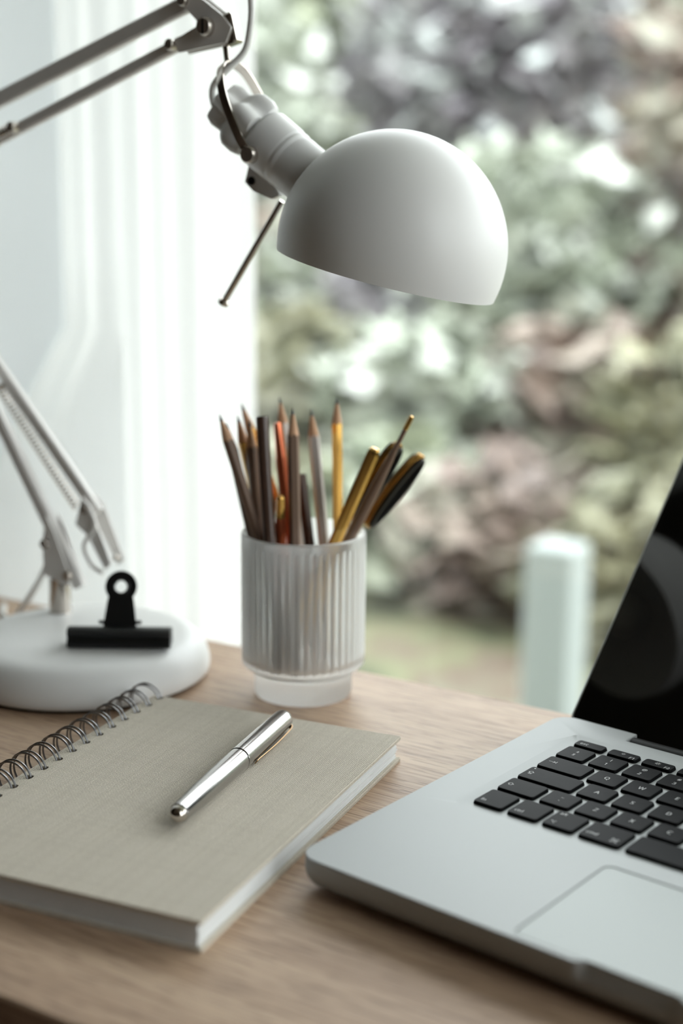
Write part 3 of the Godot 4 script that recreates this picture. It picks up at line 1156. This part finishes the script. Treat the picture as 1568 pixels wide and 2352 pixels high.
	lathe(s, [[2.6, 0.0], [3.4, 0.8], [3.4, 2.8], [2.4, 3.6]], 18)
	make(lamp, "rod_knob", s.moved(Transform3D(upright(Vector3(-40.2, -59.3, 0)), L(90.5, 238.1))), M.chrome)
	s = Soup.new()
	tube(s, smooth_path([L(-172.0, 320.0, -9.0), L(-120.0, 339.5, -6.5), L(-40.0, 367.0, -6.0), L(30.0, 392.0, -6.0), L(62.0, 412.0, -6.5), L(78.0, 423.0, -4.0), L(92.6, 427.0, -3.0), L(106.3, 417.4), L(110.2, 403.9, 1.0), L(110.0, 390.3, 2.0), L(106.6, 377.6, 3.0), L(95.8, 366.9, 7.0), L(86.1, 358.9, 4.0), L(83.9, 350.0), L(90.1, 341.7), L(97.3, 345.0)], 6), 2.0, 10)
	make(lamp, "cable", s, M.cable_white, 60.0, Transform3D(), "white cable looping into the lamp head")
	s = Soup.new()
	tube(s, smooth_path([L(-44.8, 81.3, -8.6), L(-50.5, 75.7, -8.6), L(-58.4, 58.4, -10.6), L(-71.5, 39.6, -14.6), L(-90.7, 18.5, -20.6), L(-106.0, 5.0, -26.0), L(-124.0, 2.4, -36.0), L(-140.0, 2.4, -55.0)], 6), 2.2, 10)
	make(lamp, "cable", s, M.cable_white, 60.0, Transform3D(), "cable hanging from the post")


func build_clip() -> void:
	# bulldog clip lying on the lamp's foot: a folded jaw, one lever upright with a ring end
	var right := Vector3(0.775, 0, -0.632)
	var t := Transform3D(Basis(right, Vector3.UP, right.cross(Vector3.UP)), V(-281.3, 27.1, -10.7))
	var c := thing("bulldog_clip", "black metal bulldog clip on the lamp's white foot", "clip", t)
	var jaw := Soup.new()
	var prof := [[-6.0, 1.2], [-2.0, 0.2], [6.0, 0.0], [8.4, 0.8], [8.9, 3.0], [7.4, 5.2], [6.2, 6.6], [7.2, 8.2], [8.0, 10.6], [6.0, 12.4], [2.0, 12.6], [-6.0, 10.4]]
	var rings := []
	for x in [-31.6, -31.0, 31.0, 31.6]:
		var k := 0.93 if absf(x) > 31.3 else 1.0
		var r := PackedVector3Array()
		for i in prof.size():
			var q: Array = prof[prof.size() - 1 - i]
			r.append(V(x, 6.2 + (q[1] - 6.2) * k, q[0] * k))
		rings.append(r)
	loft(jaw, rings)
	make(c, "jaw", jaw, M.clip_black, 50.0)
	# lever: flat plate with a ring, leaning back
	for which in [0, 1]:
		var lever := Soup.new()
		var arc := 24
		var out := []
		var hole := []
		for k in arc + 1:
			var a := -PI * 0.22 + (PI * 1.44) * k / arc
			out.append(Vector2(9.8 * cos(a), 26.0 + 9.8 * sin(a)))
		var poly := PackedVector2Array([Vector2(-10.4, 0.0), Vector2(10.4, 0.0), Vector2(9.4, 8.0), Vector2(8.2, 17.0)])
		for q in out:
			poly.append(q)
		poly.append(Vector2(-8.2, 17.0))
		poly.append(Vector2(-9.4, 8.0))
		for k in 24:
			hole.append(Vector2(4.1 * cos(TAU * k / 24), 26.0 + 4.1 * sin(TAU * k / 24)))
		var cells := [PackedVector2Array([Vector2(-40, -5), Vector2(40, -5), Vector2(40, 26), Vector2(-40, 26)]), PackedVector2Array([Vector2(-40, 26), Vector2(40, 26), Vector2(40, 60), Vector2(-40, 60)])]
		for cell in cells:
			for a in Geometry2D.intersect_polygons(cell, poly):
				for half in [PackedVector2Array([Vector2(-40, -5), Vector2(0, -5), Vector2(0, 60), Vector2(-40, 60)]), PackedVector2Array([Vector2(0, -5), Vector2(40, -5), Vector2(40, 60), Vector2(0, 60)])]:
					for b in Geometry2D.intersect_polygons(a, half):
						for d in Geometry2D.clip_polygons(b, PackedVector2Array(hole)):
							var flat := PackedVector2Array()
							for q in d:
								flat.append(q * MM)
							flat_poly(lever, flat, 0.5 * MM)
							flat_poly(lever, flat, -0.5 * MM, false)
		var edge := PackedVector3Array()
		var edge2 := PackedVector3Array()
		for q in poly:
			edge.append(Vector3(q.x * MM, -0.5 * MM, q.y * MM))
			edge2.append(Vector3(q.x * MM, 0.5 * MM, q.y * MM))
		edge.reverse()
		edge2.reverse()
		loft(lever, [edge, edge2], false, false)
		edge = PackedVector3Array()
		edge2 = PackedVector3Array()
		for q in hole:
			edge.append(Vector3(q.x * MM, -0.5 * MM, q.y * MM))
			edge2.append(Vector3(q.x * MM, 0.5 * MM, q.y * MM))
		loft(lever, [edge, edge2], false, false)
		# rolled rim of the ring
		var rim := []
		for k in 24:
			rim.append(Vector3(4.6 * cos(TAU * k / 24), 0.0, 26.0 + 4.6 * sin(TAU * k / 24)) * MM)
		tube(lever, rim, 0.9, 8, true)
		var stand := Basis(Vector3.RIGHT, deg_to_rad(-112.0)) if which == 0 else Basis(Vector3.RIGHT, deg_to_rad(176.0))
		var base := V(0, 11.0, 1.0) if which == 0 else V(0, 2.4, -4.0)
		make(c, "lever", lever, M.clip_black, 30.0, Transform3D(stand, base))
	for k in [-1, 1]:
		var pin := Soup.new()
		tube(pin, [V(k * 8.0, 14.5, -1.0), V(k * 13.0, 14.5, -1.0)], 1.2, 10)
		make(c, "spring_pin", pin, M.clip_black)


# ------------------------------------------------------------------ desk, room, garden
func build_desk() -> void:
	var t := Transform3D(room_basis, in_room(0, 0, 0))
	var d := thing("desk", "narrow wooden desk with a pale oak veneer top", "desk", t)
	var s := Soup.new()
	block(s, Vector3(1400, 26, 403), Vector3(200, -26, 44.8), 1.2, 2.0)
	make(d, "top", s, M.oak_veneer, 30.0)
	for q in [[-470, -120], [-470, 210], [870, -120], [870, 210]]:
		s = Soup.new()
		block(s, Vector3(45, 704, 45), Vector3(q[0], -730, q[1]), 2.0)
		make(d, "leg", s, M.oak_veneer, 30.0)
	for z in [-132, 222]:
		s = Soup.new()
		block(s, Vector3(1295, 60, 20), Vector3(200, -86, z), 1.5)
		make(d, "rail", s, M.oak_veneer, 30.0)


const FLOOR := -0.73
const CEIL := 1.85
const WIN := 0.36       # inner face of the window wall (w)

func build_room() -> void:
	structure("floor", room_box(-3.2, 1.65, FLOOR - 0.1, FLOOR, -4.2, WIN + 0.16), M.floor_wood, "brown wooden floor", "floor", room_at())
	structure("ceiling", room_box(-3.3, 1.65, CEIL, CEIL + 0.12, -4.3, WIN + 0.16), M.ceiling_paint, "plain ceiling", "ceiling", room_at())
	structure("wall_front", room_box(-3.3, 1.65, FLOOR - 0.1, CEIL, -4.35, -4.2), M.room_wall, "taupe wall across the room", "wall", room_at())
	structure("wall_far_left", room_box(-3.35, -3.2, FLOOR - 0.1, CEIL, -4.3, WIN + 0.16), M.room_wall, "taupe wall of the far side", "wall", room_at())
	# right wall with a second window that lights the desk from the side
	structure("wall_right", room_box(1.5, 1.65, FLOOR - 0.1, CEIL, -4.3, -0.6), M.room_wall, "taupe side wall", "wall", room_at())
	structure("wall_right_pier", room_box(1.5, 1.65, FLOOR - 0.1, CEIL, 0.2, WIN + 0.16), M.wall_white, "white corner pier between the two windows", "wall", room_at())
	structure("wall_right_low", room_box(1.5, 1.65, FLOOR - 0.1, FLOOR + 0.5, -0.6, 0.2), M.wall_white, "white parapet under the side window", "wall", room_at())
	structure("trim_5", room_box(1.5, 1.65, 1.72, CEIL, -0.6, 0.2), M.wall_white, "white lintel over the side window", "trim", room_at())
	var side := thing("window_2", "side window at the right of the room", "window", room_at())
	side.set_meta("kind", "structure")
	for q in [[-0.6, -0.54], [0.14, 0.2]]:
		make(side, "frame_post", room_box(1.55, 1.6, FLOOR + 0.5, 1.72, q[0], q[1]), M.frame_white, 30.0)
	for q in [[FLOOR + 0.5, FLOOR + 0.56], [1.66, 1.72]]:
		make(side, "frame_rail", room_box(1.55, 1.6, q[0], q[1], -0.54, 0.14), M.frame_white, 30.0)
	var sp := Soup.new()
	sp.quad(Vector3(1.575, FLOOR + 0.56, 0.54), Vector3(1.575, FLOOR + 0.56, -0.14), Vector3(1.575, 1.66, -0.14), Vector3(1.575, 1.66, 0.54))
	make(side, "pane", sp, M.window_glass, 0.0)
	# window wall: solid at the left, a lintel and a low kerb round the wide opening
	structure("wall_back", room_box(-3.3, -0.52, FLOOR - 0.1, CEIL, WIN, WIN + 0.16), M.wall_white, "white wall beside the window", "wall", room_at())
	structure("wall_left", room_box(-0.60, -0.525, FLOOR, CEIL, 0.0, WIN), M.wall_white, "pale wall return at the left of the desk", "wall", room_at())
	structure("trim_1", room_box(-0.52, 1.5, 1.72, CEIL, WIN, WIN + 0.16), M.wall_white, "white lintel over the window", "trim", room_at())
	structure("trim_2", room_box(-0.52, 1.5, FLOOR - 0.1, FLOOR + 0.06, WIN, WIN + 0.16), M.wall_white, "white kerb under the window", "trim", room_at())
	structure("added_sky_blocker", room_box(-3.3, 3.0, 1.76, 1.88, WIN + 0.16, WIN + 1.25), M.wall_white, "added unseen white slab above the window that cuts overhead sky light", "added_sky_blocker", room_at())  # unseen overhang, added to hold back steep sky light from the desk
	var win := thing("window_1", "wide floor-length window behind the desk", "window", room_at())
	win.set_meta("kind", "structure")
	for q in [[-0.52, -0.46], [1.44, 1.5]]:
		make(win, "frame_post", room_box(q[0], q[1], FLOOR + 0.06, 1.72, WIN + 0.05, WIN + 0.10), M.frame_white, 30.0)
	for q in [[FLOOR + 0.06, FLOOR + 0.12], [1.66, 1.72]]:
		make(win, "frame_rail", room_box(-0.46, 1.44, q[0], q[1], WIN + 0.05, WIN + 0.10), M.frame_white, 30.0)
	for q in [[-0.46, 1.44]]:
		var s := Soup.new()
		var z := -(WIN + 0.075)
		s.quad(Vector3(q[0], FLOOR + 0.12, z), Vector3(q[1], FLOOR + 0.12, z), Vector3(q[1], 1.66, z), Vector3(q[0], 1.66, z))
		make(win, "pane", s, M.window_glass, 0.0)
	# sheer curtain drawn to the window's left end; its lower part falls forward along the wall
	var s := Soup.new()
	var cols := 60
	var rows := 40
	var grid := []
	for j in rows + 1:
		var y := lerpf(1.70, FLOOR + 0.02, float(j) / rows)
		var line := []
		var fall := smoothstep(0.185, 0.085, y)
		for i in cols + 1:
			var f := float(i) / cols
			var lead := maxf(0.0, 1.0 - f * 3.0)
			var u := lerpf(-0.523, -0.336, f)
			var w := 0.275 + 0.0035 * sin(f * TAU * 3.0 + 0.4) + 0.002 * sin(f * TAU * 7.0 + 1.0 + y)
			w -= fall * sqrt(lead) * 0.10
			line.append(Vector3(u, y, -w))
		grid.append(line)
	for j in rows:
		for i in cols:
			s.quad(grid[j + 1][i], grid[j + 1][i + 1], grid[j][i + 1], grid[j][i])
	var cur := make(self, "curtain", s, M.sheer_cloth, 80.0, room_at())
	tag(cur, "white sheer curtain hanging at the left of the window", "curtain")


func leaf_mesh() -> ArrayMesh:
	var s := Soup.new()
	s.tri(Vector3(-0.5, 0, 0.0), Vector3(0, -0.12, -0.32), Vector3(0.5, 0, 0))
	s.tri(Vector3(-0.5, 0, 0.0), Vector3(0.5, 0, 0), Vector3(0, -0.12, 0.32))
	return s.mesh(0.0)


var one_leaf: ArrayMesh

func leaves(parent: Node3D, called: String, centre: Vector3, radii: Vector3, count: int, size: float, palette: Array, seed_: int, patch := 0.35) -> void:
	var rng := RandomNumberGenerator.new()
	rng.seed = seed_
	var noise := FastNoiseLite.new()
	noise.seed = seed_
	noise.frequency = 1.0 / patch
	noise.fractal_octaves = 2
	var mm := MultiMesh.new()
	mm.transform_format = MultiMesh.TRANSFORM_3D
	mm.use_colors = true
	mm.mesh = one_leaf
	mm.instance_count = count
	for k in count:
		var q := Vector3(rng.randfn(), rng.randfn(), rng.randfn()).normalized() * pow(rng.randf(), 0.45)
		var at := centre + q * radii
		var b := Basis.from_euler(Vector3(rng.randf_range(-0.9, 0.9), rng.randf() * TAU, rng.randf_range(-0.9, 0.9)))
		mm.set_instance_transform(k, Transform3D(b.scaled(Vector3.ONE * size * rng.randf_range(0.9, 2.0)), at))
		var t := clampf(noise.get_noise_3dv(at) * 1.15 + 0.5 + rng.randf_range(-0.12, 0.12), 0.0, 0.999) * (palette.size() - 1)
		mm.set_instance_color(k, palette[int(t)].lerp(palette[int(t) + 1], t - int(t)).srgb_to_linear())
	var o := MultiMeshInstance3D.new()
	o.name = called
	o.multimesh = mm
	o.material_override = M.leaf
	o.set_meta("kind", "stuff")
	parent.add_child(o, true)


func plant(called: String, label: String, category: String, group: String, u: float, w: float, high: float, radii: Vector3, count: int, size: float, palette: Array, seed_: int, trunk := 0.03, patch := 0.35) -> void:
	var t := thing(called, label, category, Transform3D(room_basis, in_room(u, GROUND, w)), group)
	leaves(t, "foliage", Vector3(0, high, 0), radii, count, size, palette, seed_, patch)
	var s := Soup.new()
	var r := trunk * 1000.0
	var lean := 0.04 * (seed_ % 5 - 2)
	var pts := []
	for k in 6:
		pts.append(Vector3(lean * k * 0.3 + 0.02 * sin(k * 1.7), high * k / 5.0, 0.02 * cos(k * 2.1)))
	tube(s, smooth_path(pts, 3), r, 9)
	for k in 4:
		var a := k * 1.7 + seed_
		var y := high * (0.45 + 0.13 * k)
		tube(s, [Vector3(lean, y, 0), Vector3(lean + cos(a) * radii.x * 0.6, y + radii.y * 0.35, sin(a) * radii.z * 0.6)], r * 0.35, 6)
	make(t, "trunk", s, M.bark, 60.0)


const GROUND := -0.88

func build_garden() -> void:
	one_leaf = leaf_mesh()
	var lawn := mottled("lawn", [Color(0.26, 0.27, 0.20), Color(0.38, 0.39, 0.29), Color(0.47, 0.47, 0.36), Color(0.42, 0.36, 0.31), Color(0.50, 0.50, 0.42)], 0.02, 256, 2.6, 11)
	structure("ground", room_box(-30, 30, GROUND - 0.1, GROUND, WIN + 0.16, 40.0), lawn, "mown lawn outside the window", "ground", room_at())
	structure("ground_side", room_box(1.65, 30, GROUND - 0.1, GROUND, -20.0, WIN + 0.16), lawn, "lawn outside the side window", "ground", room_at())
	var soil := mottled("soil", [Color(0.30, 0.25, 0.23), Color(0.42, 0.35, 0.33), Color(0.52, 0.45, 0.43)], 0.03, 128, 0.9, 3)
	structure("trim_3", room_box(-9.0, -3.4, GROUND, GROUND + 0.05, 6.4, 10.5), soil, "bare earth of the planting bed", "bed", room_at())
	structure("trim_4", room_box(-1.6, 6.0, GROUND, GROUND + 0.03, 4.9, 5.7), M.paving, "pale paved garden path", "path", room_at())
	var pale := [Color(0.50, 0.52, 0.46), Color(0.63, 0.66, 0.59), Color(0.74, 0.76, 0.71), Color(0.88, 0.89, 0.86)]
	var dusky := [Color(0.42, 0.40, 0.42), Color(0.53, 0.51, 0.52), Color(0.63, 0.62, 0.62), Color(0.84, 0.86, 0.85)]
	var olive := [Color(0.36, 0.36, 0.27), Color(0.48, 0.48, 0.38), Color(0.58, 0.57, 0.46), Color(0.66, 0.65, 0.57)]
	var green := [Color(0.42, 0.46, 0.38), Color(0.55, 0.58, 0.49), Color(0.66, 0.68, 0.58), Color(0.82, 0.84, 0.77)]
	var russet := [Color(0.40, 0.34, 0.31), Color(0.51, 0.44, 0.40), Color(0.58, 0.53, 0.48), Color(0.68, 0.67, 0.61)]
	# back row, closing the view (positions: u along the wall, w away from it)
	var rng := RandomNumberGenerator.new()
	rng.seed = 77
	var order := ["first", "second", "third", "fourth", "fifth", "sixth", "seventh", "eighth"]
	for k in 8:
		var which := (k * 2 + 1) % 3
		var pal: Array = [dusky, green, pale][which]
		var look: String = ["dark grey-green", "mid green", "pale green"][which]
		plant("hedge_tree", "%s tree, %s from the left in the far row" % [look, order[k]], "tree", "far row of trees", -15.4 + k * 2.3, 13.0 + rng.randf_range(-0.8, 0.8), 2.1, Vector3(1.7, 2.0, 1.3), 4200, 0.24, pal, 102 + k, 0.09)
	# middle: what the photograph shows between lamp and screen
	plant("silver_shrub", "silvery pale green shrub behind the lamp head", "shrub", "shrubs beyond the window", -5.9, 7.6, 1.75, Vector3(1.0, 1.15, 0.8), 1500, 0.17, pale, 201, 0.035)
	plant("dark_shrub", "dark grey shrub high above the lamp shade", "shrub", "shrubs beyond the window", -4.35, 9.0, 2.1, Vector3(1.2, 1.1, 0.9), 1900, 0.17, dusky, 202, 0.04)
	plant("flowering_shrub", "pale leaved shrub right of the lamp shade", "shrub", "shrubs beyond the window", -2.75, 6.3, 0.95, Vector3(0.75, 0.55, 0.6), 700, 0.16, pale, 203, 0.03)
	plant("russet_tree", "reddish brown trunk and leaves at the right picture edge", "tree", "trees beyond the window", -2.0, 6.7, 1.6, Vector3(0.55, 1.3, 0.5), 650, 0.16, russet, 204, 0.07)
	var spots := [
		["near", 3.0, -2.35, 0.46, 7, 0.20, 0.38, 300, 0.11],
		["middle", 4.7, -3.75, 0.62, 5, 0.36, 0.50, 420, 0.14],
		["rear", 6.9, -5.2, 0.80, 4, 0.62, 0.66, 560, 0.17],
	]
	var kinds := [["olive", olive], ["pale green", pale], ["russet brown", russet], ["grey", dusky], ["mid green", green]]
	var pick := [[0, 4, 2, 0, 4, 1, 0], [4, 0, 1, 2, 0], [2, 1, 3, 2, 1]]
	for r in spots.size():
		var row: Array = spots[r]
		for k in row[4]:
			var kind: Array = kinds[pick[r][k]]
			plant("garden_bush", "%s bush, %s from the left in the %s row beyond the desk" % [kind[0], order[k], row[0]], "shrub", "low bushes beyond the desk", row[2] + row[3] * k, row[1] + rng.randf_range(-0.25, 0.25), row[5], Vector3(row[6], row[6] * 0.72, row[6] * 0.8), row[7], row[8], kind[1], 400 + r * 10 + k, 0.015, 0.25)
	# the garden goes on at both sides of the view
	for q in [[-9.5, 6.8, 0, "pale shrub standing leftmost in the garden, beyond the curtain"], [-8.0, 9.2, 1, "dark shrub between the leftmost pale shrub and the silvery one"], [0.6, 8.0, 2, "green shrub nearest the reddish tree, outside to the right"], [2.6, 7.0, 0, "pale shrub next to the green one, outside to the right"], [5.0, 9.0, 1, "dark shrub standing rightmost in the garden"]]:
		plant("garden_shrub", q[3], "shrub", "shrubs farther along", q[0], q[1], 1.2, Vector3(1.0, 1.0, 0.8), 800, 0.18, [pale, dusky, green][q[2]], 300 + int(q[0] * 10), 0.03)
	var post := thing("garden_post", "pale upright post on the lawn, left of the laptop screen", "post", Transform3D(room_basis, in_room(-0.875, GROUND, 2.2)))
	var s := Soup.new()
	block(s, Vector3(110, 450, 110), Vector3(0, 0, 0), 6.0)
	make(post, "shaft", s, M.post_paint, 30.0)


func _ready() -> void:
	# camera: a 50 mm lens on an upright full frame, looking down 12.5 degrees
	var cam := Camera3D.new()
	cam.name = "camera"
	var fw := Vector3(CAM_FW)
	cam.transform = Transform3D(Basis(CAM_RT, CAM_UP, -fw), CAM_AT)
	cam.near = 0.02
	cam.far = 200.0
	var lens := CameraAttributesPhysical.new()
	lens.frustum_focal_length = 33.333
	lens.frustum_focus_distance = 0.725
	lens.exposure_aperture = 2.25
	lens.frustum_near = 0.02
	lens.frustum_far = 200.0
	cam.attributes = lens
	cam.fov = 39.598
	add_child(cam)
	cam.current = true
	# an even overcast sky; no sun
	var env := Environment.new()
	var sky := ProceduralSkyMaterial.new()
	sky.sky_top_color = Color(0.95, 0.98, 0.985)
	sky.sky_horizon_color = Color(0.98, 1.0, 0.995)
	sky.ground_bottom_color = Color(0.45, 0.45, 0.42)
	sky.ground_horizon_color = Color(0.55, 0.56, 0.53)
	sky.sky_energy_multiplier = 2.7
	sky.ground_energy_multiplier = 0.6
	env.sky = Sky.new()
	env.sky.sky_material = sky
	env.background_mode = Environment.BG_SKY
	env.tonemap_mode = Environment.TONE_MAPPER_LINEAR
	env.tonemap_exposure = 0.56
	env.sdfgi_enabled = true
	env.ssao_enabled = true
	env.ssil_enabled = true
	var world := WorldEnvironment.new()
	world.name = "environment"
	world.environment = env
	add_child(world)
	font = SystemFont.new()
	font.font_names = PackedStringArray(["Droid Sans"])
	materials()
	build_room()
	build_garden()
	build_desk()
	build_laptop()
	build_lamp()
	build_notebook()
	build_cup()
	build_pencils()
	build_pen()
	build_clip()
